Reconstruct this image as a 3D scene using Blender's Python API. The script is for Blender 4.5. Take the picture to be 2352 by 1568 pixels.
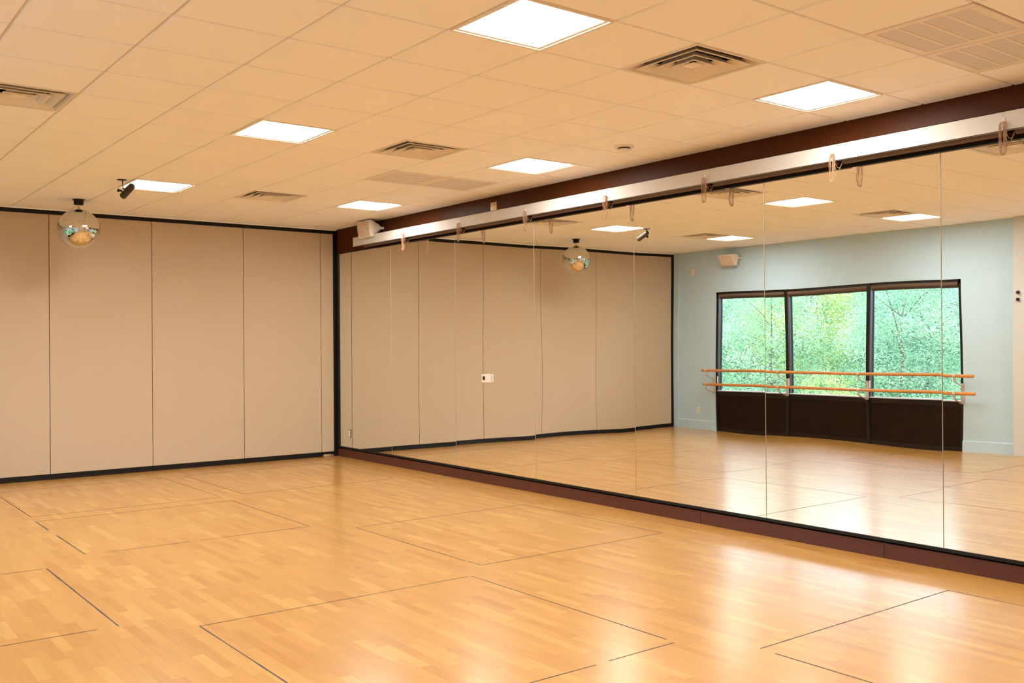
import bpy, math, random
import numpy as np
from mathutils import Vector, Matrix
for o in list(bpy.data.objects): bpy.data.objects.remove(o, do_unlink=True)
S = bpy.context.scene
COL = S.collection
PI = math.pi
# ------------------------------------------------------------------ camera
T = 0.6096
H = 3.181            # ceiling height
W = 6.878            # distance mirror wall (x=0) to window wall (x=-W)
YB = -15.2           # wall behind the camera
YAW, PITCH, ROLL = .65330, .003024, -.007522
f_ = Vector((math.sin(YAW)*math.cos(PITCH), math.cos(YAW)*math.cos(PITCH), math.sin(PITCH)))
r_ = Vector((math.cos(YAW), -math.sin(YAW), 0)); u_ = r_.cross(f_)
R2 = r_*math.cos(ROLL)+u_*math.sin(ROLL); U2 = -r_*math.sin(ROLL)+u_*math.cos(ROLL)
cd = bpy.data.cameras.new('camera'); cam = bpy.data.objects.new('camera', cd); COL.objects.link(cam)
M = Matrix((R2, U2, -f_)).transposed().to_4x4(); M.translation = Vector((-6.3008, -12.3055, 1.5482))
cam.matrix_world = M
cd.sensor_width = 36; cd.lens = 2213.71/2352*36; cd.clip_start = .05; cd.clip_end = 200
S.camera = cam
# ------------------------------------------------------------------ world, sun, exposure
S.view_settings.view_transform = 'Standard'; S.view_settings.look = 'None'
S.view_settings.gamma = 1; S.view_settings.use_curve_mapping = False
S.view_settings.exposure = 0.10
LAMP = 36.0                       # troffer emission strength
LAMPCOL = (1.0, .985, .93)
SKY = 7.6
wd = bpy.data.worlds.new('sky'); S.world = wd; wd.use_nodes = True
nt = wd.node_tree; bg = nt.nodes['Background']
tc = nt.nodes.new('ShaderNodeTexCoord'); sx = nt.nodes.new('ShaderNodeSeparateXYZ'); rp = nt.nodes.new('ShaderNodeValToRGB')
nt.links.new(tc.outputs['Generated'], sx.inputs[0]); nt.links.new(sx.outputs['Z'], rp.inputs[0]); nt.links.new(rp.outputs[0], bg.inputs[0])
rp.color_ramp.elements[0].color = (.74, .80, 1, 1); rp.color_ramp.elements[1].color = (.52, .66, 1, 1)
bg.inputs[1].default_value = SKY
sl = bpy.data.lights.new('sun', 'SUN'); sl.energy = 5.0; sl.angle = math.radians(6); sl.color = (1, .97, .9)
so = bpy.data.objects.new('sun', sl); COL.objects.link(so)
so.rotation_euler = Vector((-.45, .55, -1)).to_track_quat('-Z', 'Y').to_euler(); so.location = (8, 0, 12)

# ------------------------------------------------------------------ materials
def srgb(r, g, b):
    c = []
    for v in (r, g, b):
        v /= 255.; c.append(v/12.92 if v <= .04045 else ((v+.055)/1.055)**2.4)
    return (*c, 1)
def mat(name, rgb, rough=.6, metal=0, spec=.5, noise=0, nscale=20, bump=0, bscale=200, coat=0, coatr=.1):
    m = bpy.data.materials.new(name); m.use_nodes = True; n = m.node_tree.nodes; l = m.node_tree.links
    b = n['Principled BSDF']; c = srgb(*rgb)
    b.inputs['Base Color'].default_value = c; b.inputs['Roughness'].default_value = rough
    b.inputs['Metallic'].default_value = metal; b.inputs['Specular IOR Level'].default_value = spec
    b.inputs['Coat Weight'].default_value = coat; b.inputs['Coat Roughness'].default_value = coatr
    co = n.new('ShaderNodeTexCoord')
    if noise:
        t = n.new('ShaderNodeTexNoise'); t.inputs['Scale'].default_value = nscale; t.inputs['Detail'].default_value = 4
        l.new(co.outputs['Object'], t.inputs['Vector'])
        r = n.new('ShaderNodeValToRGB'); r.color_ramp.elements[0].position = .3; r.color_ramp.elements[1].position = .7
        r.color_ramp.elements[0].color = tuple(x*(1-noise) for x in c[:3])+(1,)
        r.color_ramp.elements[1].color = tuple(min(1, x*(1+noise)) for x in c[:3])+(1,)
        l.new(t.outputs['Fac'], r.inputs[0]); l.new(r.outputs[0], b.inputs['Base Color'])
    if bump:
        t2 = n.new('ShaderNodeTexNoise'); t2.inputs['Scale'].default_value = bscale; t2.inputs['Detail'].default_value = 3
        l.new(co.outputs['Object'], t2.inputs['Vector'])
        bp = n.new('ShaderNodeBump'); bp.inputs['Strength'].default_value = bump; bp.inputs['Distance'].default_value = .002
        l.new(t2.outputs['Fac'], bp.inputs['Height']); l.new(bp.outputs[0], b.inputs['Normal'])
    return m
MT = {}
MT['ceil'] = mat('ceiling_tile', (253, 251, 248), .95, spec=.1, noise=.012, nscale=90, bump=.15, bscale=400)
MT['grid'] = mat('ceiling_grid_metal', (216, 200, 182), .5)
MT['panel'] = mat('partition_vinyl', (200, 178, 151), .75, spec=.25, noise=.025, nscale=60, bump=.35, bscale=700)
MT['black'] = mat('black_metal', (13, 10, 9), .5, spec=.3, noise=.1, nscale=30)
MT['brown'] = mat('brown_paint', (78, 36, 9), .45, spec=.12, noise=.08, nscale=25, bump=.5, bscale=60)
MT['base'] = mat('brown_base', (84, 42, 31), .42, spec=.4, noise=.05, nscale=30)
MT['valance'] = mat('valance_white', (206, 199, 192), .7, spec=.1, noise=.01, nscale=10)
MT['shade'] = mat('shade_fabric', (98, 78, 64), .8, noise=.15, nscale=200)
MT['tubem'] = mat('shade_bar', (70, 58, 50), .5, noise=.05)
MT['chain'] = mat('bead_chain', (188, 152, 122), .4, metal=.2, noise=.05)
MT['clear'] = mat('white_plastic', (240, 230, 220), .35, noise=.01)
MT['speaker'] = mat('speaker_white', (232, 220, 205), .5, noise=.01)
MT['grille'] = mat('speaker_grille', (214, 196, 176), .7, noise=.06, nscale=900)
MT['teal'] = mat('pale_teal_paint', (190, 215, 230), .7, spec=.25, noise=.015, nscale=6, bump=.15, bscale=120)
MT['beige'] = mat('beige_paint', (208, 210, 210), .65, noise=.012, nscale=8)
MT['bronze'] = mat('dark_bronze_frame', (25, 18, 14), .4, spec=.35, noise=.06, nscale=30)
MT['alu'] = mat('grey_gasket', (92, 100, 110), .35, metal=.3, noise=.03)  # bronze mullion sides with the daylight glare put into the colour
MT['darkpanel'] = mat('dark_brown_screen', (37, 21, 12), .85, spec=.15, noise=.12, nscale=350)
MT['sill'] = mat('aluminium_sill', (225, 225, 232), .35, metal=.3, noise=.02)
MT['wood'] = mat('barre_wood', (202, 138, 72), .35, noise=.12, nscale=14, coat=.3)
MT['bracket'] = mat('barre_bracket_metal', (200, 190, 180), .4, metal=.15, noise=.03)
MT['white_metal'] = mat('white_enamel', (238, 226, 210), .4, noise=.01)
MT['darkduct'] = mat('dark_duct', (34, 26, 20), .9, noise=.1)
MT['steel'] = mat('steel_plate', (186, 150, 104), .35, metal=.5, noise=.05)
MT['dark'] = mat('dark_slot', (30, 20, 14), .6, noise=.1)
MT['edge'] = mat('mirror_edge', (196, 186, 168), .25, metal=.3, noise=.1, nscale=40)
MT['leafbark'] = mat('bark', (96, 84, 70), .9, noise=.2, nscale=12)
MT['grass'] = mat('undergrowth', (44, 76, 36), .95, noise=.35, nscale=3)

def mk_mirror():
    m = bpy.data.materials.new('mirror_glass'); m.use_nodes = True; n = m.node_tree.nodes; l = m.node_tree.links
    b = n['Principled BSDF']; b.inputs['Base Color'].default_value = (.925, .94, .91, 1); b.inputs['Metallic'].default_value = 1
    b.inputs['Roughness'].default_value = 0
    co = n.new('ShaderNodeTexCoord'); t = n.new('ShaderNodeTexNoise'); t.inputs['Scale'].default_value = .9; t.inputs['Detail'].default_value = 0
    l.new(co.outputs['Object'], t.inputs['Vector']); bp = n.new('ShaderNodeBump'); bp.inputs['Strength'].default_value = 1
    bp.inputs['Distance'].default_value = .0022
    l.new(t.outputs['Fac'], bp.inputs['Height']); l.new(bp.outputs[0], b.inputs['Normal'])
    return m
MT['mirror'] = mk_mirror()
def mk_tileball():
    m = mat('mirror_facets', (225, 222, 215), .05, metal=1, noise=.01); return m
MT['facet'] = mk_tileball()
def mk_glass():
    m = bpy.data.materials.new('window_glass'); m.use_nodes = True; n = m.node_tree.nodes; l = m.node_tree.links
    n.remove(n['Principled BSDF']); out = n['Material Output']
    tr = n.new('ShaderNodeBsdfTransparent'); tr.inputs[0].default_value = (.95, .985, .965, 1)
    gl = n.new('ShaderNodeBsdfGlossy'); gl.inputs['Roughness'].default_value = 0
    fr = n.new('ShaderNodeFresnel'); fr.inputs[0].default_value = 1.3; mx = n.new('ShaderNodeMixShader')
    l.new(fr.outputs[0], mx.inputs[0]); l.new(tr.outputs[0], mx.inputs[1]); l.new(gl.outputs[0], mx.inputs[2]); l.new(mx.outputs[0], out.inputs[0])
    return m
MT['glass'] = mk_glass()
def mk_emit(name, col, s):
    m = bpy.data.materials.new(name); m.use_nodes = True; b = m.node_tree.nodes['Principled BSDF']
    b.inputs['Base Color'].default_value = (.9, .9, .9, 1); b.inputs['Emission Color'].default_value = (*col, 1); b.inputs['Emission Strength'].default_value = s
    return m
MT['lamp'] = mk_emit('lamp_diffuser', LAMPCOL, LAMP)
def mk_leaf(name, a, b_):
    m = bpy.data.materials.new(name); m.use_nodes = True; n = m.node_tree.nodes; l = m.node_tree.links
    b = n['Principled BSDF']; b.inputs['Roughness'].default_value = .55
    g = n.new('ShaderNodeTexCoord'); t = n.new('ShaderNodeTexNoise'); t.inputs['Scale'].default_value = 1.1; t.inputs['Detail'].default_value = 5
    l.new(g.outputs['Object'], t.inputs['Vector']); r = n.new('ShaderNodeValToRGB'); r.color_ramp.elements[0].position = .4; r.color_ramp.elements[1].position = .6
    r.color_ramp.elements[0].color = srgb(*a); r.color_ramp.elements[1].color = srgb(*b_)
    l.new(t.outputs['Fac'], r.inputs[0]); l.new(r.outputs[0], b.inputs['Base Color'])
    tl = n.new('ShaderNodeBsdfTranslucent'); l.new(r.outputs[0], tl.inputs[0]); mx = n.new('ShaderNodeMixShader'); mx.inputs[0].default_value = .35
    l.new(b.outputs[0], mx.inputs[1]); l.new(tl.outputs[0], mx.inputs[2]); l.new(mx.outputs[0], n['Material Output'].inputs[0])
    return m
MT['leafA'] = mk_leaf('leaf_green', (98, 150, 100), (164, 194, 150))
MT['leafB'] = mk_leaf('leaf_yellow_green', (134, 158, 84), (196, 206, 122))
MT['leafC'] = mk_leaf('leaf_blue_green', (90, 138, 108), (166, 192, 168))

def mk_floor():
    m = bpy.data.materials.new('maple_strip_floor'); m.use_nodes = True; n = m.node_tree.nodes; l = m.node_tree.links
    b = n['Principled BSDF']
    def math_(op, a, bb=None):
        k = n.new('ShaderNodeMath'); k.operation = op
        for i, v in enumerate((a, bb)):
            if v is None: continue
            if isinstance(v, (int, float)): k.inputs[i].default_value = v
            else: l.new(v, k.inputs[i])
        return k.outputs[0]
    co = n.new('ShaderNodeTexCoord'); sp = n.new('ShaderNodeSeparateXYZ'); l.new(co.outputs['Object'], sp.inputs[0])
    X, Y = sp.outputs['X'], sp.outputs['Y']
    xs = math_('DIVIDE', X, .062); ci = math_('FLOOR', xs)
    w1 = n.new('ShaderNodeTexWhiteNoise'); w1.noise_dimensions = '1D'; l.new(ci, w1.inputs['W'])
    yo = math_('ADD', math_('DIVIDE', Y, .40), math_('MULTIPLY', w1.outputs['Value'], 7.3)); ri = math_('FLOOR', yo)
    cb = n.new('ShaderNodeCombineXYZ'); l.new(ci, cb.inputs[0]); l.new(ri, cb.inputs[1])
    w2 = n.new('ShaderNodeTexWhiteNoise'); w2.noise_dimensions = '2D'; l.new(cb.outputs[0], w2.inputs['Vector'])
    rp = n.new('ShaderNodeValToRGB'); e = rp.color_ramp.elements
    e[0].position = 0; e[0].color = srgb(*FLA); e[1].position = 1; e[1].color = srgb(*FLC)
    k = e.new(.18); k.color = srgb(*FLM1); k = e.new(.8); k.color = srgb(*FLM2)
    l.new(w2.outputs['Value'], rp.inputs[0])
    # grain stretched along the boards
    mp = n.new('ShaderNodeMapping'); mp.inputs['Scale'].default_value = (46, 4, 1); l.new(co.outputs['Object'], mp.inputs[0])
    ad = n.new('ShaderNodeVectorMath'); ad.operation = 'ADD'; l.new(mp.outputs[0], ad.inputs[0]); l.new(w2.outputs['Color'], ad.inputs[1])
    ns = n.new('ShaderNodeTexNoise'); ns.inputs['Scale'].default_value = 1; ns.inputs['Detail'].default_value = 5; ns.inputs['Distortion'].default_value = .6
    l.new(ad.outputs[0], ns.inputs['Vector'])
    mr = n.new('ShaderNodeMapRange'); mr.inputs[1].default_value = .3; mr.inputs[2].default_value = .7; mr.inputs[3].default_value = .94; mr.inputs[4].default_value = 1.06
    l.new(ns.outputs['Fac'], mr.inputs[0])
    # joints
    fx = math_('FRACT', xs); fy = math_('FRACT', yo)
    jx = math_('LESS_THAN', fx, .018); jy = math_('LESS_THAN', fy, .004); jj = math_('MAXIMUM', jx, jy)
    js = math_('SUBTRACT', 1.0, math_('MULTIPLY', jj, .12))
    vm = n.new('ShaderNodeVectorMath'); vm.operation = 'SCALE'; l.new(rp.outputs[0], vm.inputs[0]); l.new(math_('MULTIPLY', mr.outputs[0], js), vm.inputs['Scale'])
    l.new(vm.outputs[0], b.inputs['Base Color'])
    b.inputs['Roughness'].default_value = .5; b.inputs['Specular IOR Level'].default_value = .4
    b.inputs['Coat Weight'].default_value = 1.0; b.inputs['Coat Roughness'].default_value = .16; b.inputs['Coat IOR'].default_value = 1.5
    n2 = n.new('ShaderNodeTexNoise'); n2.inputs['Scale'].default_value = 3.0; l.new(co.outputs['Object'], n2.inputs['Vector'])
    m2 = n.new('ShaderNodeMapRange'); m2.inputs[3].default_value = .20; m2.inputs[4].default_value = .24; l.new(n2.outputs['Fac'], m2.inputs[0]); l.new(m2.outputs[0], b.inputs['Coat Roughness'])
    bp = n.new('ShaderNodeBump'); bp.inputs['Strength'].default_value = .06; bp.inputs['Distance'].default_value = .001
    l.new(w2.outputs['Value'], bp.inputs['Height']); l.new(bp.outputs[0], b.inputs['Normal'])
    return m
FLA, FLM1, FLM2, FLC = (186, 128, 52), (193, 138, 60), (199, 145, 67), (207, 157, 80)
MT['floor'] = mk_floor()

# ------------------------------------------------------------------ mesh helpers
class MB:
    def __init__(s): s.v = []; s.f = []; s.mi = []
    def add(s, vs, fs, k=0):
        b = len(s.v); s.v += [tuple(v) for v in vs]; s.f += [tuple(b+i for i in f) for f in fs]; s.mi += [k]*len(fs); return s
    def box(s, a, b, k=0):
        x0, x1 = sorted((a[0], b[0])); y0, y1 = sorted((a[1], b[1])); z0, z1 = sorted((a[2], b[2]))
        v = [(x0,y0,z0),(x1,y0,z0),(x1,y1,z0),(x0,y1,z0),(x0,y0,z1),(x1,y0,z1),(x1,y1,z1),(x0,y1,z1)]
        return s.add(v, [(0,3,2,1),(4,5,6,7),(0,1,5,4),(1,2,6,5),(2,3,7,6),(3,0,4,7)], k)
    def tube(s, p, q, r, n=16, r2=None, cap=True, k=0):
        p = Vector(p); q = Vector(q); r2 = r if r2 is None else r2; d = (q-p).normalized()
        a = d.orthogonal().normalized(); b = d.cross(a); vs = []
        for c, rr in ((p, r), (q, r2)):
            for i in range(n):
                t = 2*PI*i/n; vs.append(c+(a*math.cos(t)+b*math.sin(t))*rr)
        fs = [(i, (i+1)%n, n+(i+1)%n, n+i) for i in range(n)]
        if cap: fs += [tuple(range(n))[::-1], tuple(range(n, 2*n))]
        return s.add(vs, fs, k)
    def path(s, pts, r, n=8, k=0, closed=False):
        pts = [Vector(p) for p in pts]; vs = []; m = len(pts); up = Vector((.13, .31, 1)).normalized(); rr = r if hasattr(r, '__len__') else [r]*m
        for i, p in enumerate(pts):
            d = (pts[(i+1) % m]-pts[i-1]) if closed else (pts[min(i+1, m-1)]-pts[max(i-1, 0)])
            d.normalize(); a = d.cross(up); a = a.normalized() if a.length > 1e-4 else d.orthogonal().normalized(); b = d.cross(a)
            for j in range(n):
                t = 2*PI*j/n; vs.append(p+(a*math.cos(t)+b*math.sin(t))*rr[i])
        fs = []
        for i in range(m if closed else m-1):
            i2 = (i+1) % m
            for j in range(n): fs.append((i*n+j, i*n+(j+1)%n, i2*n+(j+1)%n, i2*n+j))
        if not closed: fs += [tuple(range(n))[::-1], tuple(range((m-1)*n, m*n))]
        return s.add(vs, fs, k)
    def lathe(s, prof, c, n=32, k=0, axis=None):   # prof: (r, z) list, axis z through c
        vs = []; c = Vector(c)
        for r, z in prof:
            for i in range(n): t = 2*PI*i/n; vs.append(c+Vector((r*math.cos(t), r*math.sin(t), z)))
        fs = [(a*n+i, a*n+(i+1)%n, (a+1)*n+(i+1)%n, (a+1)*n+i) for a in range(len(prof)-1) for i in range(n)]
        fs += [tuple(range(n))[::-1], tuple(range((len(prof)-1)*n, len(prof)*n))]
        return s.add(vs, fs, k)
    def prism(s, poly, axis, a, b, k=0):           # poly: 2-D points; axis the extrusion axis
        n = len(poly)
        def P(p, t): return (t, p[0], p[1]) if axis == 0 else ((p[0], t, p[1]) if axis == 1 else (p[0], p[1], t))
        vs = [P(p, a) for p in poly]+[P(p, b) for p in poly]
        fs = [(i, (i+1)%n, n+(i+1)%n, n+i) for i in range(n)]+[tuple(range(n))[::-1], tuple(range(n, 2*n))]
        return s.add(vs, fs, k)
    def build(s, name, mats, parent=None, bevel=0, smooth=False, seg=2):
        me = bpy.data.meshes.new(name); me.from_pydata(s.v, [], s.f)
        for m in (mats if isinstance(mats, (list, tuple)) else [mats]): me.materials.append(m)
        if max(s.mi or [0]) > 0: me.polygons.foreach_set('material_index', s.mi)
        import bmesh
        bm = bmesh.new(); bm.from_mesh(me); bmesh.ops.recalc_face_normals(bm, faces=bm.faces); bm.to_mesh(me); bm.free()
        if smooth: me.polygons.foreach_set('use_smooth', [True]*len(me.polygons))
        o = bpy.data.objects.new(name, me); COL.objects.link(o)
        if parent is not None:
            o.parent = parent
        if bevel:
            md = o.modifiers.new('bevel', 'BEVEL'); md.width = bevel; md.segments = seg; md.limit_method = 'ANGLE'; md.angle_limit = math.radians(40)
        if smooth:
            e = o.modifiers.new('wn', 'EDGE_SPLIT'); e.split_angle = math.radians(38)
        return o
def tag(o, label=None, cat=None, group=None, kind=None):
    if label: o['label'] = label
    if cat: o['category'] = cat
    if group: o['group'] = group
    if kind: o['kind'] = kind
    return o
def thing(name, loc, label, cat, group=None, rz=0):
    o = bpy.data.objects.new(name, None); COL.objects.link(o); o.location = loc; o.rotation_euler = (0, 0, rz); o.empty_display_size = .1
    return tag(o, label, cat, group)
def dup(o, loc=None, label=None, parent=None):
    c = o.copy(); COL.objects.link(c)
    if parent is not None: c.parent = parent
    if loc is not None: c.location = loc
    if label: c['label'] = label
    for ch in [x for x in bpy.data.objects if x.parent == o]: dup(ch, parent=c)
    return c
def struct(name, mb, m, parent=None, label=None, **kw):
    o = mb.build(name, m, parent, **kw)
    if parent is None: o['kind'] = 'structure'
    if label: o['label'] = label
    return o

# ------------------------------------------------------------------ floor, walls
fl = struct('floor', MB().box((-W-.12, YB-.1, -.12), (.12, .12, 0)), MT['floor'], label='glossy honey maple strip floor with dark outlines of square hatches')
MT['line'] = mat('floor_joint_line', (66, 42, 28), .6, noise=.2, nscale=30)
MT['line2'] = mat('floor_tape_line', (62, 52, 56), .45, noise=.15, nscale=30)
def fline(a, b, m='line', w=.0085):
    a = Vector(a); b = Vector(b); d = (b-a).normalized(); nrm = Vector((-d.y, d.x))*w/2
    k = max(2, int((b-a).length/.12)); rnd = random.Random(int(abs(a.x*100+a.y*37+b.y*11)))
    vs = []; 
    for i in range(k+1):
        p = a+(b-a)*(i/k); ww = rnd.uniform(.7, 1.15)
        for s_ in (-1, 1):
            q = p+nrm*ww*s_; vs += [(q.x, q.y, -.002), (q.x, q.y, .0006)]
    fs = []
    for i in range(k):
        o = i*4; fs += [(o+1, o+3, o+7, o+5), (o, o+1, o+5, o+4), (o+2, o+6, o+7, o+3)]
    fs += [(0, 2, 3, 1), (k*4, k*4+1, k*4+3, k*4+2)]
    MB().add(vs, fs).build('hatch_outline', MT[m], fl)
XA, XB, XC, XD = -2.395, -.575, -4.45, -2.64
rects = [  # (x0,x1,y0,y1) squares cut in the floor
    (XA, XB, -2.56, -.695), (XA+.02, XB+.03, -6.79, -4.96), (-2.345, XB+.02, -11.05, -9.185)]
fline((XA, -2.56), (XA, -.695)); fline((XB, -2.56), (XB, -.695)); fline((XA, -2.56), (XB, -2.56)); fline((XA, -.695), (XB, -.695))
fline((-2.375, -6.60), (-2.375, -4.97)); fline((-2.365, -6.79), (-2.365, -6.62)); fline((-.55, -6.79), (-.55, -4.97)); fline((-2.36, -6.79), (-.55, -6.79)); fline((-2.375, -4.97), (-.55, -4.97))
fline((-.55, -10.9), (-.51, -9.185)); fline((-.51, -9.185), (-2.345, -9.185)); fline((-2.349, -9.28), (-2.349, -10.9)); fline((-2.345, -10.95), (-.55, -10.95))
fline((XC, -2.89), (XD-.02, -2.89)); fline((-2.655, -2.9), (-2.655, -4.66)); fline((-2.65, -4.66), (-3.6, -4.66)); fline((-3.68, -4.65), (-4.32, -4.64))
fline((-4.457, -2.87), (-4.457, -3.39), 'line2', .011); fline((-4.457, -3.68), (-4.457, -4.62), 'line2', .011)
fline((-4.81, -4.93), (-6.6, -4.92)); fline((-4.79, -4.94), (-4.788, -6.71), 'line2', .012); fline((-4.9, -6.705), (-6.6, -6.69)); fline((-6.6, -4.93), (-6.6, -6.7))
fline((-4.434, -7.0), (XD+.02, -7.0)); fline((-2.60, -7.0), (-2.60, -8.78)); fline((-2.61, -8.845), (-3.07, -8.845)); fline((-3.16, -8.85), (-4.42, -8.83)); fline((-4.434, -7.0), (-4.434, -8.83), 'line2', .010)
fline((-4.434, -.73), (-2.65, -.73)); fline((-2.65, -.73), (-2.65, -2.55)); fline((-2.65, -2.6), (-4.43, -2.6)); fline((-4.44, -.73), (-4.44, -2.6))

wm = MB().box((.006, YB, 0), (.12, .12, H+.01))
struct('wall_right', wm, MT['brown'], label='dark chocolate brown painted wall carrying the mirrors')
# brown skirting under the mirrors, three joined lengths
for i, (a, b) in enumerate(((-.03, -6.718), (-6.722, -8.438), (-8.442, -12.6), (-12.604, YB))):
    struct('baseboard_right' if i == 0 else 'baseboard_right', MB().box((-.004, a, 0), (.008, b, .115)), MT['base'], bevel=.001)
struct('trim_1', MB().box((-.012, -.03, .112), (.008, YB, .122)).box((-.012, -.03, .112), (-.008, YB, .142)), MT['black'])
struct('trim_2', MB().box((-.014, -.028, .14), (.006, -.07, 2.84)), MT['black'])
struct('trim_3', MB().box((-.009, -.03, 2.832), (.006, YB, 2.848)), MT['black'])
# wall behind the partition, window wall, back wall
struct('wall_back', MB().box((-W-.12, .13, -.1), (.12, .25, H+.05)), MT['beige'])
struct('wall_front', MB().box((-W-.12, YB-.12, -.1), (.12, YB, H+.05)), mat('white_paint', (246, 246, 244), .8, noise=.01))
WY0, WY1, WZ = -1.003, -5.432, 2.415      # window opening
wl = MB()
wl.box((-W-.15, .13, 0), (-W, WY0, H+.01)); wl.box((-W-.15, WY1, 0), (-W, YB, H+.01)); wl.box((-W-.15, WY0, WZ), (-W, WY1, H+.01))
struct('wall_left', wl, MT['teal'], label='pale blue-green painted wall with the long window')
struct('trim_4', MB().box((-W-.001, 0, 0), (-W+.028, -.137, H)), MT['teal'], bevel=.003, label='narrow pale teal corner post beside the folding partition')
for a, b in ((-.137, WY0+.002), (WY1-.002, -6.172)):
    struct('baseboard_left', MB().prism([(-W, 0), (-W+.017, 0), (-W+.017, .150), (-W+.011, .160), (-W, .163)], 1, a, b), MT['teal'])
struct('trim_5', MB().box((-W-.001, -6.172, 0), (-W+.10, -6.62, H)), MT['beige'], bevel=.004, label='off-white pilaster right of the window')
struct('baseboard_left', MB().box((-W, -6.62, 0), (-W+.017, YB, .163)), MT['teal'])
t = thing('coat_hook', (-W+.10, -6.245, 2.2), 'small black knob pair on the off-white pilaster', 'hook')
for z, q in ((2.19, 'knob'), (2.10, 'knob')):
    MB().tube((0, 0, z-2.2), (.03, 0, z-2.2), .022, 16).build(q, MT['dark'], t, bevel=.006)

# ------------------------------------------------------------------ ceiling: tegular tiles, grooves, openings
def X(n): return -2.9073+(n-3)*T
def Y(m): return -4.4904-m*T
lights = [(n, m) for m in (-4, 1, 6, 11) for n in (-2, 2, 6)]
diffs = [(-1, -4), (-1, 1), (4, -4), (4, 1), (4, 6), (-1, 6), (-1, 11), (4, 11)]
rets = [(5, -1), (6, -1), (5, 8), (6, 8)]
holes = set(lights) | set(diffs) | set(rets)
cm = MB(); ZR = H+.008; g = .0065
xs = [-W]+[X(n) for n in range(-3, 8)]+[0.006]
ys = [.13]+[Y(m) for m in range(-7, 18)]; ys = [y for y in ys if y > YB]+[YB]
for i in range(len(xs)-1):
    n = i-4+0
    for j in range(len(ys)-1):
        m = j-8
        cell = (i-4, j-8)
        x0, x1, y0, y1 = xs[i], xs[i+1], ys[j], ys[j+1]
        if cell in holes: continue
        a = x0+(g if i > 0 else 0); b = x1-(g if i < len(xs)-2 else 0); c = y0-(g if j > 0 else 0); d = y1+(g if j < len(ys)-2 else 0)
        e = .004
        vs = [(a, c, ZR), (b, c, ZR), (b, d, ZR), (a, d, ZR), (a+e, c-e, H), (b-e, c-e, H), (b-e, d+e, H), (a+e, d+e, H)]
        cm.add(vs, [(0, 1, 5, 4), (1, 2, 6, 5), (2, 3, 7, 6), (3, 0, 4, 7), (4, 5, 6, 7)])
ce = struct('ceiling', cm, MT['ceil'], label='drop ceiling of square acoustic tiles, cream in the warm light')
gm = MB()
for x in xs[1:-1]: gm.box((x-.012, .13, ZR-.001), (x+.012, YB, ZR+.03))
for y in ys[1:-1]:
    for i in range(len(xs)-1): gm.box((xs[i]+(.012 if i else -.01), y-.012, ZR-.001), (xs[i+1]-(.012 if i < len(xs)-2 else -.01), y+.012, ZR+.03))
gm.box((-W-.1, .2, H+.16), (.1, YB-.1, H+.22))
for x in (-W+.003, .003): gm.box((x-.012, .13, ZR-.0005), (x+.012, YB, ZR+.03))
gm.build('ceiling_grid', MT['grid'], ce)
struct('trim_6', MB().box((-W, .13, H-.016), (.006, -.012, H+.002)), MT['ceil'], bevel=.002)

# ------------------------------------------------------------------ troffer lights
def make_troffer():
    t = thing('ceiling_light', (0, 0, 0), '', 'light', 'square recessed ceiling lights')
    a = T/2-.009; k = MB()
    # frame: a sloped lip around the opening with a raised outer bead
    w = .030
    def ring(mb, r0, z0, r1, z1):
        vs = [(-r0, -r0, z0), (r0, -r0, z0), (r0, r0, z0), (-r0, r0, z0), (-r1, -r1, z1), (r1, -r1, z1), (r1, r1, z1), (-r1, r1, z1)]
        mb.add(vs, [(0, 1, 5, 4), (1, 2, 6, 5), (2, 3, 7, 6), (3, 0, 4, 7)])
    ring(k, a+.004, .008, a, -.004); ring(k, a, -.004, a-.008, -.004); ring(k, a-.008, -.004, a-.010, .002); ring(k, a-.010, .002, a-w, .002); ring(k, a-w, .002, a-w, .03)
    k.build('frame', MT['white_metal'], t)
    # two barrel-vault diffusers running along y, meeting at a centre ridge
    b = a-w; d = MB(); N = 12
    for s_ in (-1, 1):
        vs = []; 
        for i in range(N+1):
            u = i/N; x = s_*b*u; z = .012+.060*math.sin(PI*u)**.8
            vs += [(x, -b, z), (x, b, z)]
        d.add(vs, [(2*i, 2*i+2, 2*i+3, 2*i+1) for i in range(N)])
    d.build('diffuser', MT['lamp'], t, smooth=True)
    for y in (-b, b):
        e = MB(); vs = [(s_*b*i/N, y, .012+.060*math.sin(PI*i/N)**.8) for s_, rng in ((-1, range(N, -1, -1)), (1, range(1, N+1))) for i in rng]+[(b, y, .002), (-b, y, .002)]
        e.add(vs, [tuple(range(len(vs)))]); e.build('end_plate', MT['lampend'], t)
    h = MB(); h.box((-b-.004, -b-.004, .085), (b+.004, b+.004, .09))
    for s_ in (-1, 1): h.box((s_*(b+.002), -b, .03), (s_*(b+.004), b, .09)); h.box((-b, s_*(b+.002), .03), (b, s_*(b+.004), .09))
    h.build('housing', MT['white_metal'], t)
    return t
MT['lampend'] = mk_emit('lamp_end_plate', LAMPCOL, LAMP*.32)
LL = {(2, 6): 'largest bright square ceiling light at the top edge of the picture, cut by it',
      (6, 6): 'bright square ceiling light nearest the brown wall, right of the big four-way vent',
      (2, 1): 'bright square ceiling light above and left of the middle four-way vent',
      (6, 1): 'bright square ceiling light between the twin return grille and the smoke detector',
      (6, -4): 'bright square ceiling light above the white speaker in the far corner',
      (2, -4): 'bright square ceiling light behind the small black spotlight',
      (-2, 1): 'ceiling light nearest the window wall, seen in the mirror beside a vent at right',
      (-2, -4): 'ceiling light seen in the mirror beside the vent above the wall speaker'}
t0 = make_troffer(); first = True
for (n, m) in lights:
    o = t0 if first else dup(t0); first = False
    o.location = ((X(n)+X(n+1))/2, (Y(m)+Y(m+1))/2, H)
    o['label'] = LL.get((n, m), 'square recessed ceiling light behind the camera, out of the picture')

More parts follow.
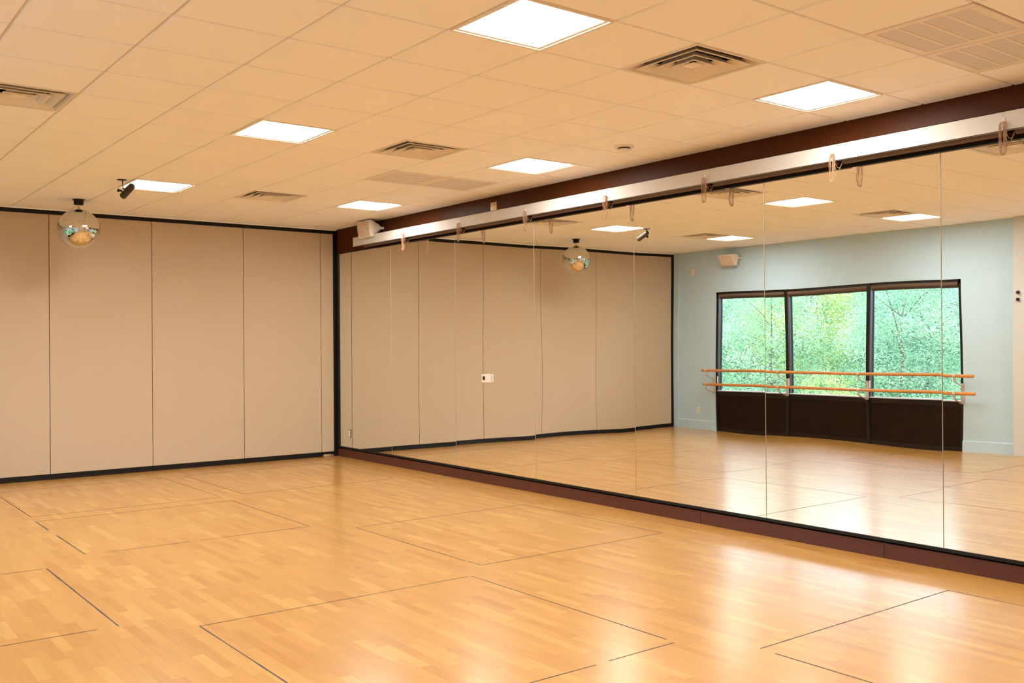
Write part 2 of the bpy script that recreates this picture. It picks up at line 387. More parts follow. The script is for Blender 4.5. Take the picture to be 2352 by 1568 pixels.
# ------------------------------------------------------------------ four-way diffusers
def make_diffuser():
    t = thing('ceiling_vent', (0, 0, 0), '', 'vent', 'four-way ceiling vents')
    def ring(mb, r0, z0, r1, z1):
        for sgn in (0, .003):
            vs = [(-r0, -r0, z0+sgn), (r0, -r0, z0+sgn), (r0, r0, z0+sgn), (-r0, r0, z0+sgn), (-r1, -r1, z1+sgn), (r1, -r1, z1+sgn), (r1, r1, z1+sgn), (-r1, r1, z1+sgn)]
            mb.add(vs, [(0, 1, 5, 4), (1, 2, 6, 5), (2, 3, 7, 6), (3, 0, 4, 7)])
    a = T/2-.009
    k = MB(); ring(k, a+.004, .008, a-.001, -.003); ring(k, a-.001, -.003, a-.012, -.003); ring(k, a-.012, -.003, a-.045, .045); k.build('frame', MT['white_metal'], t)
    for r0, r1 in ((.240, .182), (.168, .114), (.100, .056)):
        q = MB(); ring(q, r0, -.005, r0-.007, -.007); ring(q, r0-.007, -.007, r1, .036); q.build('cone', MT['white_metal'], t)
    c = MB(); c.box((-.046, -.046, .000), (.046, .046, .006)); c.build('centre_plate', MT['white_metal'], t, bevel=.003)
    d = MB(); d.box((-a+.03, -a+.03, .13), (a-.03, a-.03, .135))
    for s_ in (-1, 1): d.box((s_*(a-.03), -a+.03, .04), (s_*(a-.034), a-.03, .135)); d.box((-a+.03, s_*(a-.03), .04), (a-.03, s_*(a-.034), .135))
    d.build('duct_box', MT['darkduct'], t)
    return t
DL = {(-1, 1): 'four-way square ceiling vent cut by the left edge of the picture',
      (4, -4): 'smallest four-way square ceiling vent, farthest away near the partition',
      (4, 1): 'middle four-way square ceiling vent, above the twin return grille',
      (4, 6): 'largest four-way square ceiling vent, top right of centre',
      (-1, -4): 'four-way vent seen in the mirror above the wall speaker'}
d0 = make_diffuser(); first = True
for (n, m) in diffs:
    o = d0 if first else dup(d0); first = False
    o.location = ((X(n)+X(n+1))/2, (Y(m)+Y(m+1))/2, H)
    o['label'] = DL.get((n, m), 'four-way square ceiling vent behind the camera, out of the picture')
# ------------------------------------------------------------------ return grilles
MT['perf'] = mat('perforated_metal', (218, 212, 206), .6, noise=.10, nscale=420)
def make_return():
    t = thing('return_grille', (0, 0, 0), '', 'grille', 'perforated return air grilles')
    a = T/2-.008; k = MB()
    for s_ in (-1, 1):
        k.box((s_*(a+.003), -a, -.002), (s_*(a-.045), a, .006)); k.box((-a+.045, s_*(a+.003), -.002), (a-.045, s_*(a-.045), .006))
    k.build('frame', MT['white_metal'], t, bevel=.002)
    q = MB()
    for i in (-1, 0, 1): q.box((-a+.045, i*.13-.009, -.001), (a-.045, i*.13+.009, .006))
    q.build('divider', MT['white_metal'], t)
    for i in range(4):
        c = (i-1.5)*.13; MB().box((-a+.045, c-.058, .002), (a-.045, c+.058, .005)).build('perforated_panel', MT['perf'], t)
    return t
RL = {(5, -1): 'left half of the twin perforated return grille in the far ceiling', (6, -1): 'right half of the twin perforated return grille in the far ceiling',
      (5, 8): 'upper left perforated grille in the top right corner of the ceiling', (6, 8): 'perforated grille nearest the brown wall, top right corner'}
g0 = make_return(); first = True
for (n, m) in rets:
    o = g0 if first else dup(g0); first = False
    o.location = ((X(n)+X(n+1))/2, (Y(m)+Y(m+1))/2, H); o['label'] = RL[(n, m)]

# ------------------------------------------------------------------ folding partition
seams = [-.045, -.238, -1.358, -2.547, -3.73, -4.955, -6.80]
PLAB = ['narrowest tan partition panel, in the corner beside the mirrors', 'tan fabric partition panel second from the mirror corner',
        'tan fabric partition panel in the middle of the picture left half, right of the creased one',
        'tan partition panel behind the mirror ball, creased at its lower right corner',
        'tan partition panel cut by the left picture edge', 'tan partition panel nearest the window wall, seen whole only in the mirror']
for i in range(6):
    x1, x0 = seams[i]-.004, seams[i+1]+.004
    t = thing('partition_panel', ((x0+x1)/2, .05, 0), PLAB[i], 'partition panel', 'panels of the folding partition')
    hw = (x1-x0)/2; k = MB(); NX, NZ = max(2, int(hw*2/.05)), 60; z0, z1 = .066, 3.118
    vs = []
    for a in range(NX+1):
        for b in range(NZ+1):
            x = -hw+2*hw*a/NX; z = z0+(z1-z0)*b/NZ; y = -.05
            if i == 3 or i == 2:   # creases in the vinyl near two corners
                if i == 3:
                    dx = (hw-x); dz = z-z0; s_ = dx+dz*.9; y -= .006*math.exp(-((s_-.20)/.02)**2)*max(0, 1-s_/.5)*(dx < .4)*(dz < .4)
                    dz = z1-z; r = math.hypot(dx-.5, dz-.5) if dx < .5 and dz < .5 else 0
                    y -= .003*math.exp(-((r-.42)/.03)**2) if r else 0
            vs.append((x, y, z))
    fs = [(a*(NZ+1)+b, (a+1)*(NZ+1)+b, (a+1)*(NZ+1)+b+1, a*(NZ+1)+b+1) for a in range(NX) for b in range(NZ)]
    k.add(vs, fs)
    n0 = len(k.v); k.box((-hw, -.0495, z0), (hw, .05, z1))
    k.build('panel_face', MT['panel'], t, smooth=True)
    MB().box((-hw-.002, -.046, .012 if i else .030), (hw+.002, .05, .0655)).build('bottom_sweep', MT['black'], t)
    if i == 0: MB().box((-hw+.03, -.040, .004), (hw-.045, .02, .030)).box((hw-.03, -.03, .004), (hw, .02, .02)).build('floor_seal', mat('tan_rubber', (214, 176, 130), .7, noise=.05), t)
    else: MB().box((-hw-.002, -.050, .0005), (hw+.002, .045, .016)).build('floor_seal', MT['black'], t, bevel=.003)
jm = MB().box((-6.80, -.008, 3.118), (-.045, .1, 3.166)); struct('trim_7', jm, MT['black'], label='black overhead track of the partition')
jm = MB().box((-.05, -.012, 0), (-.012, .12, 3.166)).box((-.014, -.030, 0), (.006, .12, 3.166)); struct('trim_8', jm, MT['black'], label='black jamb in the corner by the mirrors')
jm = MB().box((-6.80, -.012, 0), (-W+.028, .12, 3.166)); struct('trim_9', jm, MT['black'], label='black jamb of the partition at the window wall')
jm = MB().box((-W, .06, 0), (.0, .13, 3.2)); struct('trim_10', jm, MT['black'])

# ------------------------------------------------------------------ mirrors
sy = [-.071]+[-1.518-1.4725*i for i in range(9)]+[-14.8]
MLAB = ['first mirror sheet, in the corner by the tan partition', 'mirror sheet second from the corner', 'mirror sheet with the thermostat, third from the corner',
        'mirror sheet reflecting the mirror ball', 'mirror sheet fifth from the corner, where the reflected partition ends',
        'mirror sheet reflecting the left window bays', 'mirror sheet cut by the right edge of the picture']
MIRTILT = {}
MX = 'tall frameless mirror sheet out of the picture to the right'
for i in range(len(sy)-1):
    a, b = sy[i]-(.0012 if i else 0), sy[i+1]+.0012; c = (a+b)/2; hw = abs(a-b)/2; z0, z1 = .122, 2.836; e = .0022; d = .003
    t = thing('wall_mirror', (0, c, z0), MLAB[i] if i < len(MLAB) else MX, 'mirror', 'mirror sheets along the brown wall')
    hz = z1-z0
    k = MB().add([(0, -hw+e, e), (0, hw-e, e), (0, hw-e, hz-e), (0, -hw+e, hz-e)], [(0, 1, 2, 3)])
    gl = k.build('glass', MT['mirror'], t)
    q = MB().add([(0, -hw+e, e), (0, hw-e, e), (0, hw-e, hz-e), (0, -hw+e, hz-e), (.0025, -hw, 0), (.0025, hw, 0), (.0025, hw, hz), (.0025, -hw, hz), (.006, -hw, 0), (.006, hw, 0), (.006, hw, hz), (.006, -hw, hz)],
        [(0, 4, 5, 1), (1, 5, 6, 2), (2, 6, 7, 3), (3, 7, 4, 0), (4, 8, 9, 5), (5, 9, 10, 6), (6, 10, 11, 7), (7, 11, 8, 4), (8, 11, 10, 9)])
    q.build('edge', MT['edge'], t)
    if i in MIRTILT: t.rotation_euler = (0, MIRTILT[i][0], MIRTILT[i][1])

# ------------------------------------------------------------------ valances, roller shades, chains over the mirrors
VX = -.158; VT, VB = 2.990, 2.867
cy = [-.98, -2.135, -3.34, -4.553, -5.755, -6.953, -8.172, -9.402, -10.6, -11.8]   # shade ends / chain places
vj = [-.80, -2.02, -5.70, -6.98, -10.7, -14.6]
VL = ['short white valance board at the far end beside the speaker', 'long white valance board over the middle mirrors, second from the corner', 'short white valance board, third from the corner', 'long white valance board running to the right edge of the picture', 'white valance board out of the picture to the right']
for i in range(5):
    a, b = vj[i]-(.0012 if i else 0), vj[i+1]+.0012; c = (a+b)/2; h = abs(a-b)/2
    t = thing('shade_valance', (0, c, VB), VL[i], 'valance', 'white valances over the mirrors')
    k = MB().box((VX, -h, 0), (VX+.004, h, VT-VB)).box((VX, -h, VT-VB-.004), (.006, h, VT-VB)).box((VX, -h, 0), (VX+.016, h, .004))
    if i == 0: pass
    k.build('fascia', MT['valance'], t)
    for q in (np.linspace(-h+.15, h-.15, max(2, int(h*2/1.0)))): MB().box((-.03, q-.01, .085), (.006, q+.01, VT-VB-.004)).build('wall_clip', MT['black'], t)
RL_ = ['dark fabric roller shade {} the mirrors, bead chain hung on a white hook'.format('over')]
def bead_loop(mb, pts, r=.0033):
    # resample closed polyline to bead spacing
    P = [Vector(p) for p in pts]; L = [0]
    for i in range(len(P)): L.append(L[-1]+(P[(i+1) % len(P)]-P[i]).length)
    n = int(L[-1]/.0060)
    for j in range(n):
        s_ = L[-1]*j/n; i = max(q for q in range(len(P)) if L[q] <= s_); f = (s_-L[i])/max(1e-6, L[i+1]-L[i]); c = P[i].lerp(P[(i+1) % len(P)], f)
        vs = [(c.x+r, c.y, c.z), (c.x-r, c.y, c.z), (c.x, c.y+r, c.z), (c.x, c.y-r, c.z), (c.x, c.y, c.z+r), (c.x, c.y, c.z-r)]
        mb.add(vs, [(0, 2, 4), (2, 1, 4), (1, 3, 4), (3, 0, 4), (2, 0, 5), (1, 2, 5), (3, 1, 5), (0, 3, 5)])
def make_shade(Lh):
    # local origin: shade end at the chain, roller runs to -y (Lh long); z origin at VB
    t = thing('roller_shade', (0, 0, VB), '', 'blind', 'roller shades over the mirrors')
    MB().tube((-.095, -.03, .008), (-.095, -Lh+.035, .008), .030, 24).build('fabric_roll', MT['shade'], t, smooth=True)
    MB().box((-.062, -.035, -.010), (-.054, -Lh+.04, .022)).build('hem_bar', MT['tubem'], t, bevel=.003)
    for s_ in (-.014, -Lh+.014): MB().box((-.125, s_-.002, -.006), (.006, s_+.002, .08)).build('bracket', MT['black'], t)
    MB().tube((-.095, -.012, .010), (-.095, -.03, .010), .022, 16).build('clutch', MT['black'], t)
    ch = MB(); hx = VX-.010; hy = .020; top = .045
    rnd = random.Random(5)
    for q in range(5):
        w = (.019, .013, .022, .008, .016)[q]; ln = (.168, .180, .172, .186, .176)[q]; ox = hx-.0045*q+rnd.uniform(-.002, .002)
        pts = []
        for k in range(9): a = PI*k/8; pts.append((ox, hy-w*math.cos(a), top+w*math.sin(a)*.9-.010))
        for k in range(1, 7): pts.append((ox-.004*math.sin(k), hy+w*(1+.15*math.sin(k*1.3+q)), top-.01-ln*k/7))
        for k in range(7): a = PI*k/6; pts.append((ox, hy+w*.8*math.cos(a), top-.01-ln-w*.8*math.sin(a)))
        for k in range(6, 0, -1): pts.append((ox+.003*math.cos(k), hy-w*(1-.12*math.sin(k*1.7+q)), top-.01-ln*k/7))
        bead_loop(ch, pts)
    # slack from the clutch to the hook
    pts = []
    for k in range(17): u = k/16; pts.append((-.105+(hx+.105)*u, -.018+(hy+.018)*u, -.005+.03*u-.085*math.sin(PI*u)))
    for k in range(16, -1, -1): u = k/16; pts.append((-.100+(hx+.100)*u, -.024+(hy+.020)*u, -.004+.03*u-.060*math.sin(PI*u)))
    bead_loop(ch, pts)
    c = ch.build('bead_chain', MT['chain'], t)
    hk = MB().prism([(hy-.008, .05), (hy+.008, .05), (hy+.005, .078), (hy, .086), (hy-.005, .078)], 0, VX-.004, VX).tube((VX-.002, hy, .052), (VX-.016, hy, .050), .004, 8).tube((VX-.015, hy, .048), (VX-.015, hy, .062), .004, 8)
    hk.build('hook', MT['clear'], c)
    return t
SL = ['roller shade at the far end, its chain hung below the speaker', 'roller shade second from the far end of the valance', 'roller shade third from the far end of the valance',
      'roller shade above the reflected mirror ball', 'roller shade whose chain hangs at a valance joint, fifth from far end',
      'roller shade sixth from the far end, above the reflected window', 'nearest roller shade whose chain shows, by the right edge of the picture', 'roller shade cut by the right edge of the picture']
for i in range(len(cy)-1):
    t = make_shade(abs(cy[i]-cy[i+1])-.004)
    t.location = (0, cy[i]-.002, VB)
    t['label'] = ('dark ' + SL[i]) if i < len(SL) else 'dark roller shade out of the picture to the right'
    if i == 0:   # first shade has no chain at its far end
        for ch in [c for c in bpy.data.objects if c.parent == t and c.name.startswith('bead_chain')]:
            for h in [c for c in bpy.data.objects if c.parent == ch]: bpy.data.objects.remove(h)
            bpy.data.objects.remove(ch)

# ------------------------------------------------------------------ speakers
def make_speaker(loc, label, tilt, ln=.30, rz=0):
    # body axis along local y; front faces local -x ; origin = wall plate centre
    t = thing('wall_speaker', loc, label, 'speaker', 'white wall speakers'); t.rotation_euler = (0, 0, rz)
    hh = .112
    prof = [(-.225, -hh+.02), (-.218, -hh+.004), (-.195, -hh), (-.158, -.090), (-.12, -.064), (-.075, -.036), (-.062, 0), (-.075, .036), (-.12, .064), (-.158, .090), (-.195, hh), (-.218, hh-.004), (-.225, hh-.02)]
    px = -.135; ct, st = math.cos(tilt), math.sin(tilt)
    def R(p): x, z = p[0]-px, p[1]; return (px+x*ct-z*st, x*st+z*ct)
    MB().prism([R(p) for p in prof], 1, -ln/2, ln/2).build('cabinet', MT['speaker'], t, bevel=.012, seg=3)
    gr = [(-.2262, -hh+.018), (-.2262, hh-.018), (-.232, hh-.035), (-.235, 0), (-.232, -hh+.035)]
    gg = MB().prism([R(p) for p in gr], 1, -ln/2+.014, ln/2-.014).build('grille', MT['grille'], t, bevel=.002)
    b0 = R((-.2345, .0)); MB().box((b0[0]-.0025, -ln/2+.04, b0[1]-.006), (b0[0]+.001, -ln/2+.046, b0[1]+.006)).build('badge', MT['dark'], gg)
    br = MB()
    for s_ in (-1, 1):
        br.box((px-.016, s_*(ln/2+.012), -.016), (-.03, s_*(ln/2+.020), .016))
    br.box((-.034, -ln/2-.020, -.016), (-.024, ln/2+.020, .016)); br.box((-.03, -.035, -.03), (0, .035, .03))
    br.build('bracket', MT['speaker'], t, bevel=.003)
    for s_ in (-1, 1):
        kb = MB().tube((px-.02, s_*(ln/2-.002), 0), (px-.02, s_*(ln/2+.014), 0), .042, 28).build('knob', MT['speaker'], t, bevel=.005); MB().tube((px-.02, s_*(ln/2+.01), 0), (px-.02, s_*(ln/2+.026), 0), .021, 24).build('cap', MT['speaker'], kb, bevel=.004)
    return t
make_speaker((.004, -1.21, 3.066), 'white wall speaker in the far corner above the valance end, at the brown wall', math.radians(7), .33)
o = make_speaker((-W, -1.435, 2.985), 'white wall speaker tilted down on the pale teal wall, seen in the mirror', math.radians(33), .33)
o.rotation_euler = (0, 0, PI)

# ------------------------------------------------------------------ small wall things
t = thing('electrical_outlet', (.006, -3.757, 3.065), 'tan metal electrical plate on the brown wall above the valance', 'outlet')
MB().box((-.006, -.058, -.052), (0, .058, .052)).build('cover_plate', MT['steel'], t, bevel=.002)
for z in (.022, -.018): MB().box((-.0072, -.022, z-.008), (-.0055, -.015, z+.008)).build('socket', MT['dark'], t)
for y in (-.02, .03): MB().tube((-.0055, y, -.042), (-.008, y, -.042), .004, 10).build('screw', MT['clear'], t)
t = thing('thermostat', (0, -3.62, 1.172), 'white thermostat with a dark square display mounted on the mirror', 'thermostat')
k = MB().prism([(-.075, -.046), (.075, -.046), (.078, -.04), (.078, .04), (.07, .047), (0, .050), (-.07, .047), (-.078, .04), (-.078, -.04)], 0, -.028, -.001)
b_ = k.build('case', MT['clear'], t, bevel=.004)
MB().box((-.0295, .010, -.018), (-.027, .052, .024)).build('display', MT['dark'], t)
for z in (-.012, .004): MB().box((-.0290, -.012, z), (-.027, -.006, z+.008)).build('button', MT['grille'], t)
t = thing('electrical_outlet', (0, -.372, .335), 'outlet with mirrored cover plate low in the first mirror sheet', 'outlet')
MB().box((-.0055, -.036, -.060), (-.0005, .036, .060)).build('cover_plate', MT['mirror'], t)
q = MB().box((-.0056, -.0375, -.061), (-.0005, -.036, .061)).box((-.0056, -.0375, .060), (-.0005, .0375, .0615)); q.build('plate_edge', MT['dark'], t)
for z in (.02, -.02):
    r = MB().tube((-.0085, 0, z), (-.005, 0, z), .016, 16).build('receptacle', MT['clear'], t)
t = thing('electrical_outlet', (-W, -.607, .349), 'white electrical outlet low on the pale teal wall', 'outlet')
MB().box((0, -.036, -.058), (.006, .036, .058)).build('cover_plate', MT['clear'], t, bevel=.002)
for z in (.024, -.024): MB().box((.005, -.015, z-.013), (.0075, .015, z+.013)).build('socket', MT['beige'], t, bevel=.002)
t = thing('wall_plate', (-W, -.457, 2.81), 'blank white wall plate high on the pale teal wall left of the speaker', 'wall plate')
MB().box((0, -.036, -.058), (.006, .036, .058)).build('cover_plate', MT['clear'], t, bevel=.002)
MB().box((.0055, -.010, -.025), (.0075, .010, .025)).build('insert', MT['speaker'], t)
t = thing('smoke_detector', (-.718, -6.553, H), 'round white smoke detector on the ceiling near the brown wall', 'smoke detector')
MB().lathe([(.079, .0), (.079, -.008), (.072, -.016), (.058, -.018)], (0, 0, 0), 40).build('base', MT['clear'], t, smooth=True)
MB().lathe([(.050, -.014), (.050, -.030)], (0, 0, 0), 40).build('sensor_slot', MT['dark'], t, smooth=True)
MB().lathe([(.054, -.028), (.058, -.031), (.056, -.040), (.03, -.046), (.001, -.047)], (0, 0, 0), 40).build('cap', MT['clear'], t, smooth=True)

# ------------------------------------------------------------------ mirror ball
t = thing('mirror_ball', (-3.6305, -.977, H), 'large silver mirror ball hanging from the ceiling before the tan partition', 'disco ball')
MB().lathe([(.066, 0), (.066, -.006), (.050, -.008), (.050, -.055), (.046, -.060), (.006, -.060)], (0, 0, 0), 32).build('motor', MT['black'], t, smooth=True)
ch = MB()
def link(cz, r, ax, w=.0016):
    pts = [((r*.75*math.cos(a) if ax else 0), (0 if ax else r*.75*math.cos(a)), cz+r*math.sin(a)) for a in [2*PI*i/20 for i in range(20)]]
    ch.path(pts, w, 6, closed=True)
ch.tube((0, 0, -.058), (0, 0, -.066), .003, 8)
link(-.082, .0175, True); link(-.103, .010, False, .0014); ch.tube((0, 0, -.112), (0, 0, -.125), .003, 8)
ch.build('chain', MT['bracket'], t)
BC = -.329; BR = .2195; rnd = random.Random(3)
b = MB(); rows = 62
for j in range(rows):
    la0 = -PI/2+PI*j/rows; la1 = -PI/2+PI*(j+1)/rows; lm = (la0+la1)/2
    if abs(lm) > 1.45: continue
    nc = max(6, int(2*PI*BR*math.cos(lm)/.0112)); ph = rnd.random()
    for i in range(nc):
        lo = 2*PI*(i+ph)/nc; nrm = Vector((math.cos(lm)*math.cos(lo), math.cos(lm)*math.sin(lo), math.sin(lm)))
        e1 = Vector((-math.sin(lo), math.cos(lo), 0)); e2 = nrm.cross(e1)
        jx, jy = rnd.gauss(0, .012), rnd.gauss(0, .012); n2 = (nrm+e1*jx+e2*jy).normalized(); f1 = (e1-n2*e1.dot(n2)).normalized(); f2 = n2.cross(f1)
        s1 = BR*math.cos(lm)*PI/nc*.965; s2 = BR*PI/rows/2*.965; c = nrm*BR+Vector((0, 0, BC))
        if rnd.random() < .0012: continue
        b.add([c-f1*s1-f2*s2, c+f1*s1-f2*s2, c+f1*s1+f2*s2, c-f1*s1+f2*s2], [(0, 1, 2, 3)])
bl = b.build('facets', MT['facet'], t)
c = MB(); c.lathe([(max(.001, (BR-.003)*math.cos(-PI/2+PI*i/24)), (BR-.003)*math.sin(-PI/2+PI*i/24)) for i in range(25)], (0, 0, BC), 48)
c.build('core', mat('ball_core', (170, 160, 150), .3, noise=.05), t, smooth=True)
MB().lathe([(.028, BC+BR-.006), (.028, BC+BR+.002), (.008, BC+BR+.006), (.004, BC+BR+.03)], (0, 0, 0), 24).build('top_cap', MT['steel'], t, smooth=True)

# ------------------------------------------------------------------ pin spot
t = thing('spotlight', (-3.605, -2.55, H), 'small black spotlight on the ceiling, aimed at the mirror ball', 'spotlight')
MB().lathe([(.045, 0), (.045, -.004), (.012, -.006)], (0, 0, 0), 24).build('mounting_plate', MT['black'], t, smooth=True)
MB().path([(0.006, 0, -.004), (.008, 0, -.04), (.010, 0, -.085), (.03, .0, -.095)], .0055, 8).build('stem', MT['black'], t)
bd = mat('black_lamp_body', (52, 38, 28), .4, noise=.1, nscale=40)
dv = Vector((-.22, 1.35, -.52)).normalized(); c0 = Vector((.075, -.085, -.062))
def seg(a, b_, r, r2=None): return MB().tube(c0+dv*a, c0+dv*b_, r, 28, r2)
k = seg(0, .012, .024, .033); k.tube(c0+dv*.012, c0+dv*.07, .033, 28); k.tube(c0+dv*.07, c0+dv*.076, .036, 28); k.tube(c0+dv*.076, c0+dv*.215, .034, 28)
k.build('lamp_body', bd, t, smooth=True)
seg(.211, .2165, .029).build('lens', MT['clear'], t)
MB().path([(.0, .03, -.10), (.018, .03, -.125), (.036, .035, -.115)], .006, 8).tube((-.028, .02, -.105), (0.0, .02, -.105), .010, 10).tube((-.034, .02, -.105), (-.026, .02, -.105), .018, 10).build('yoke', MT['black'], t)
MB().path([c0, c0+Vector((.02, -.03, .01)), c0+Vector((.05, -.03, .05)), (.15, -.09, -.012), (.16, -.085, 0)], .0028, 6).build('cord', MT['tubem'], t)

# ------------------------------------------------------------------ window
FX = -W-.018                                        # frame face, set back in the opening
wn = MB()
wn.box((FX-.12, WY0, 0), (FX, WY0-.045, WZ)); wn.box((FX-.12, WY1, 0), (FX, WY1+.045, WZ))
wn.box((FX-.12, WY0, WZ), (FX, WY1, WZ-.06)); wn.box((FX-.12, WY0, 0), (FX-.01, WY1, .06)); wn.box((FX-.12, WY0, .63), (FX-.01, WY1, .715))
m1, m2 = (-2.455, -2.512), (-3.950, -4.007)
for a, b_ in (m1, m2): wn.box((FX-.12, a, 0), (FX+.010, b_, WZ)); wn.box((FX-.06, a+.012, 0), (FX-.012, b_-.012, .715))
wo = struct('window_1', wn, MT['bronze'], bevel=.003, label='dark bronze three-bay window, seen in the mirror')
bays = [(WY0-.045, m1[0]), (m1[1], m2[0]), (m2[1], WY1+.045)]
for a, b_ in bays:
    MB().box((FX-.105, a, .715), (FX-.099, b_, WZ-.06)).build('glass_pane', MT['glass'], wo)
    MB().box((FX-.05, a+.001, .05), (FX-.018, b_-.001, .64)).build('lower_screen', MT['darkpanel'], wo)
    MB().box((FX-.098, a, .712), (FX+.008, b_, .728)).build('window_sill', MT['sill'], wo)
    for y, s_ in ((a, -1), (b_, 1)):
        MB().box((FX-.098, y, .728), (FX-.016, y+s_*.004, WZ-.06)).box((FX-.098, y, .728), (FX-.080, y+s_*.016, WZ-.06)).build('glazing_channel', MT['alu'], wo)  # grey side plates: daylight on the frame returns painted as colour
for i, (a, b_) in enumerate(bays):
    a2, b2 = (a+.02 if i else a), (b_-.02 if i < 2 else b_)
    t = thing('roller_shade', (FX-.02, (a+b_)/2, WZ-.07), ['dark roller shade rolled up over the narrower window bay farthest left', 'dark roller shade rolled up over the middle window bay', 'dark roller shade rolled up over the right window bay'][i], 'blind', 'roller shades at the window head')
    h = abs(a2-b2)/2-.02
    MB().tube((0, -h, .008), (0, h, .008), .032, 24).build('fabric_roll', MT['shade'], t, smooth=True)
    for s_ in (-1, 1): MB().box((-.03, s_*(h+.006), -.03), (.03, s_*(h+.009), .045)).build('bracket', MT['black'], t)
    MB().box((-.014, -h+.004, -.05), (-.006, h-.004, .0)).build('hem_bar', MT['tubem'], t)
    y0 = h-.02
    c = MB(); c.path([(.026, y0+.012, .0), (.026, y0+.014, -.7), (.034, y0+.016, -1.35)], .0018, 5); c.build('pull_chain', MT['chain'], t)
    if i < 3: MB().box((.028, y0+.006, -1.49), (.044, y0+.028, -1.37)).build('chain_holder', MT['clear'], t, bevel=.006)

# ------------------------------------------------------------------ barre
BX = -W+.235
t = thing('ballet_barre', (-W, -3.2, 0), 'double wooden ballet barre on metal brackets across the window, seen in the mirror', 'barre')
oy = 3.2
for z, y0, y1 in ((1.082, -.90, -5.70), (.839, -.935, -5.72)):
    MB().tube((BX+W, y0+oy, z), (BX+W, y1+oy, z), .0235, 24).build('rail', MT['wood'], t, bevel=.004)
for py in (-1.0, -2.485, -3.980, -5.43):
    fx = .0 if py in (-1.0, -5.43) else -.008
    k = MB().box((fx, py+oy-.021, .680), (fx+.020, py+oy+.021, .955))
    p = k.build('bracket_post', MT['bracket'], t, bevel=.002)
    for z in (1.082, .839):
        q = MB(); yy = py+oy
        zz = z-.026
        xr = BX+W
        B_ = [((xr-.0025, zz+.002), (xr+.0025, zz+.002)), ((xr-.0025, zz-.056), (xr+.0025, zz-.053)), ((fx+.020, zz-.136), (fx+.020, zz-.130))]
        vs = [(p[0], y_, p[1]) for y_ in (yy-.017, yy+.017) for pr_ in B_ for p in pr_]
        q.add(vs, [(0, 1, 3, 2), (2, 3, 5, 4), (6, 8, 9, 7), (8, 10, 11, 9), (0, 2, 8, 6), (2, 4, 10, 8), (1, 7, 9, 3), (3, 9, 11, 5), (0, 6, 7, 1), (4, 5, 11, 10)]); q.box((fx+.018, yy-.017, zz-.136), (fx+.026, yy+.017, zz-.085))
        a_ = q.build('arm', MT['bracket'], t)
        c = MB()
        n = 20; vs = []
        for yv in (yy-.022, yy+.022):
            for i in range(n): an = 2*PI*i/n; vs.append((BX+W+.026*math.cos(an), yv, z+.026*math.sin(an)))
        c.add(vs, [(i, (i+1)%n, n+(i+1)%n, n+i) for i in range(n)])
        c.build('clip', MT['bracket'], a_, smooth=True)

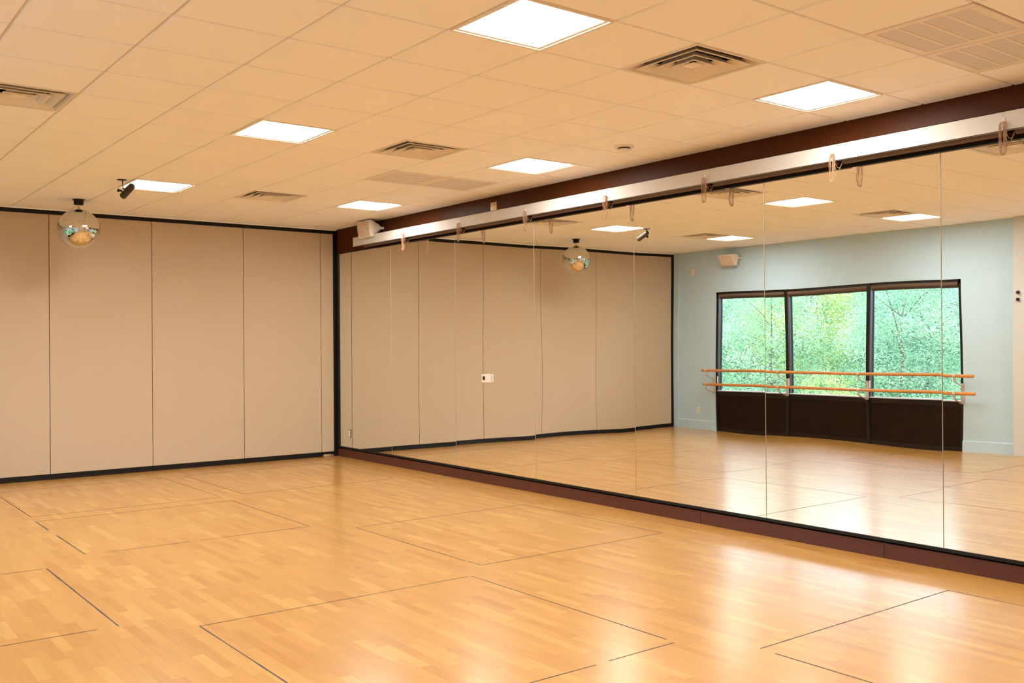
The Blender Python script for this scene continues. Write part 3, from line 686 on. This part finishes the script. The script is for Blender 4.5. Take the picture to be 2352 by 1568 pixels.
# ------------------------------------------------------------------ outside: slope, shrubs and trees beyond the window
hm = MB(); NX, NY = 24, 50; vs = []; rnd = random.Random(9)
for i in range(NX+1):
    for j in range(NY+1):
        x = -W-.3-i*.75; y = -20+j*.7
        z = -1.6+max(0, (-x-9.5))*.32+rnd.uniform(-.08, .08)
        vs.append((x, y, z))
hm.add(vs, [(i*(NY+1)+j, i*(NY+1)+j+1, (i+1)*(NY+1)+j+1, (i+1)*(NY+1)+j) for i in range(NX) for j in range(NY)])
gr = struct('ground', hm, MT['grass'], smooth=True, label='green slope outside the window')
def gz(x): return -1.6+max(0, (-x-9.5))*.32
def tree(loc, h, rx, ry, nl, leaf, seed, label, ls=.075, name='leafy_tree', cat='tree', zlow=.12):
    rs = np.random.RandomState(seed); t = thing(name, loc, label, cat, 'trees and shrubs outside the window')
    k = MB(); tips = []
    rx0, ry0 = rx, ry
    pts = [(0, 0, -.1), (.05*h*.2, .02, h*.3), (rs.uniform(-.2, .2), rs.uniform(-.2, .2), h*.6), (rs.uniform(-.3, .3), rs.uniform(-.3, .3), h*.92)]
    k.path(pts, [.018*h/2, .013*h/2, .009*h/2, .004], 10)
    for q in range(16):
        z = rs.uniform(.18, .85)*h; an = rs.uniform(0, 2*PI); r = rs.uniform(.5, .95)
        e = Vector((rx*r*math.cos(an), ry*r*math.sin(an), z+rs.uniform(.1, .5)))
        m_ = Vector((e.x*.45, e.y*.45, z+.05)); k.path([(0, 0, z*.9), m_, e], [.012, .008, .003], 6); tips.append(e)
        for w in range(2):
            e2 = m_.lerp(e, rs.uniform(.3, .8)); e3 = e2+Vector(rs.uniform(-.3, .3, 3)); k.path([e2, e3], [.005, .002], 5); tips.append(e3)
    k.build('branches', MT['leafbark'], t, smooth=True)
    # leaves clustered in sprays over the crown volume
    ncl = nl//40; th = rs.uniform(0, 2*PI, ncl); ph = np.arccos(rs.uniform(-1, 1, ncl)); rr = rs.uniform(.55, 1, ncl)**.6
    cx = rx*rr*np.sin(ph)*np.cos(th); cyy = ry*rr*np.sin(ph)*np.sin(th); cz = h*(zlow+(1-zlow)*(.5+.5*rr*np.cos(ph)))
    C = np.stack([cx, cyy, cz], 1)
    P = np.repeat(C, 40, 0)+np.clip(rs.normal(0, 1, (ncl*40, 3)), -2, 2)*np.array([.17, .17, .09])*(.6 if cat == 'shrub' else 1)
    N = len(P); d = rs.normal(0, 1, (N, 3)); d[:, 2] = d[:, 2]*.45-.35; d /= np.linalg.norm(d, axis=1)[:, None]
    s_ = np.cross(d, np.array([.7, -.25, 1.0])+rs.normal(0, .33, (N, 3))); s_ /= np.linalg.norm(s_, axis=1)[:, None]
    L = (ls*rs.uniform(.5, 1.2, N))[:, None]; Wd = L*.20
    V = np.stack([P, P+d*L*.5+s_*Wd, P+d*L, P+d*L*.5-s_*Wd], 1).reshape(-1, 3)
    me = bpy.data.meshes.new('foliage'); me.vertices.add(4*N); me.loops.add(4*N); me.polygons.add(N)
    me.vertices.foreach_set('co', V.ravel()); me.loops.foreach_set('vertex_index', np.arange(4*N)); me.polygons.foreach_set('loop_start', np.arange(0, 4*N, 4))
    me.materials.append(MT[leaf]); me.update(calc_edges=True); me.validate()
    o = bpy.data.objects.new('foliage', me); COL.objects.link(o); o.parent = t
    return t
TR = [  # x, y, height, rx, ry, leaves, leaf, size, label
    (-11.0, 4.1, 4.3, 1.15, 1.25, 22000, 'leafC', .07, 'feathery blue-green tree filling the left window bay'),
    (-11.0, 1.0, 4.4, 1.15, 1.25, 24000, 'leafA', .07, 'feathery mint-green tree behind the left mullion of the window'),
    (-11.0, -2.1, 4.2, 1.15, 1.25, 22000, 'leafA', .075, 'bright green tree in the right window bay'),
    (-11.0, -5.2, 4.2, 1.15, 1.25, 9000, 'leafC', .08, 'blue-green tree beyond the right edge of the window view'),
    (-8.95, -.15, 2.35, .5, .65, 3500, 'leafC', .065, 'low blue-green shrub at the foot of the left window bay'),
    (-8.95, -1.9, 2.75, .5, .65, 4500, 'leafB', .085, 'yellow-green shrub low in the middle window bay'),
    (-8.95, -3.6, 2.3, .5, .65, 3500, 'leafA', .07, 'low green shrub at the foot of the right window bay'),
    (-14.4, 5.9, 3.7, 1.4, 1.4, 15000, 'leafA', .10, 'green tree in the second row, seen past the left window bay'),
    (-14.4, 2.6, 3.7, 1.4, 1.4, 17000, 'leafB', .10, 'yellowish tree in the second row behind the middle window bay'),
    (-14.4, -.7, 3.7, 1.4, 1.4, 17000, 'leafC', .10, 'blue-green tree in the second row behind the right window bay'),
    (-18.0, 8.6, 3.1, 1.6, 1.6, 12000, 'leafC', .14, 'distant tree farthest left on the slope outside'),
    (-18.0, 4.8, 3.1, 1.6, 1.6, 12000, 'leafA', .14, 'distant tree in the middle of the slope outside'),
    (-18.0, 1.0, 3.1, 1.6, 1.6, 12000, 'leafA', .14, 'distant tree farthest right on the slope outside'),
]
for i, (x, y, h, rx, ry, nl, lf, ls, lab) in enumerate(TR):
    sh = x > -9.5
    tree((x, y, gz(x)), h, rx, ry, int(nl*1.7), lf, 11+i, lab, ls*.72, 'shrub' if sh else 'leafy_tree', 'shrub' if sh else 'tree', .15 if sh else .1)
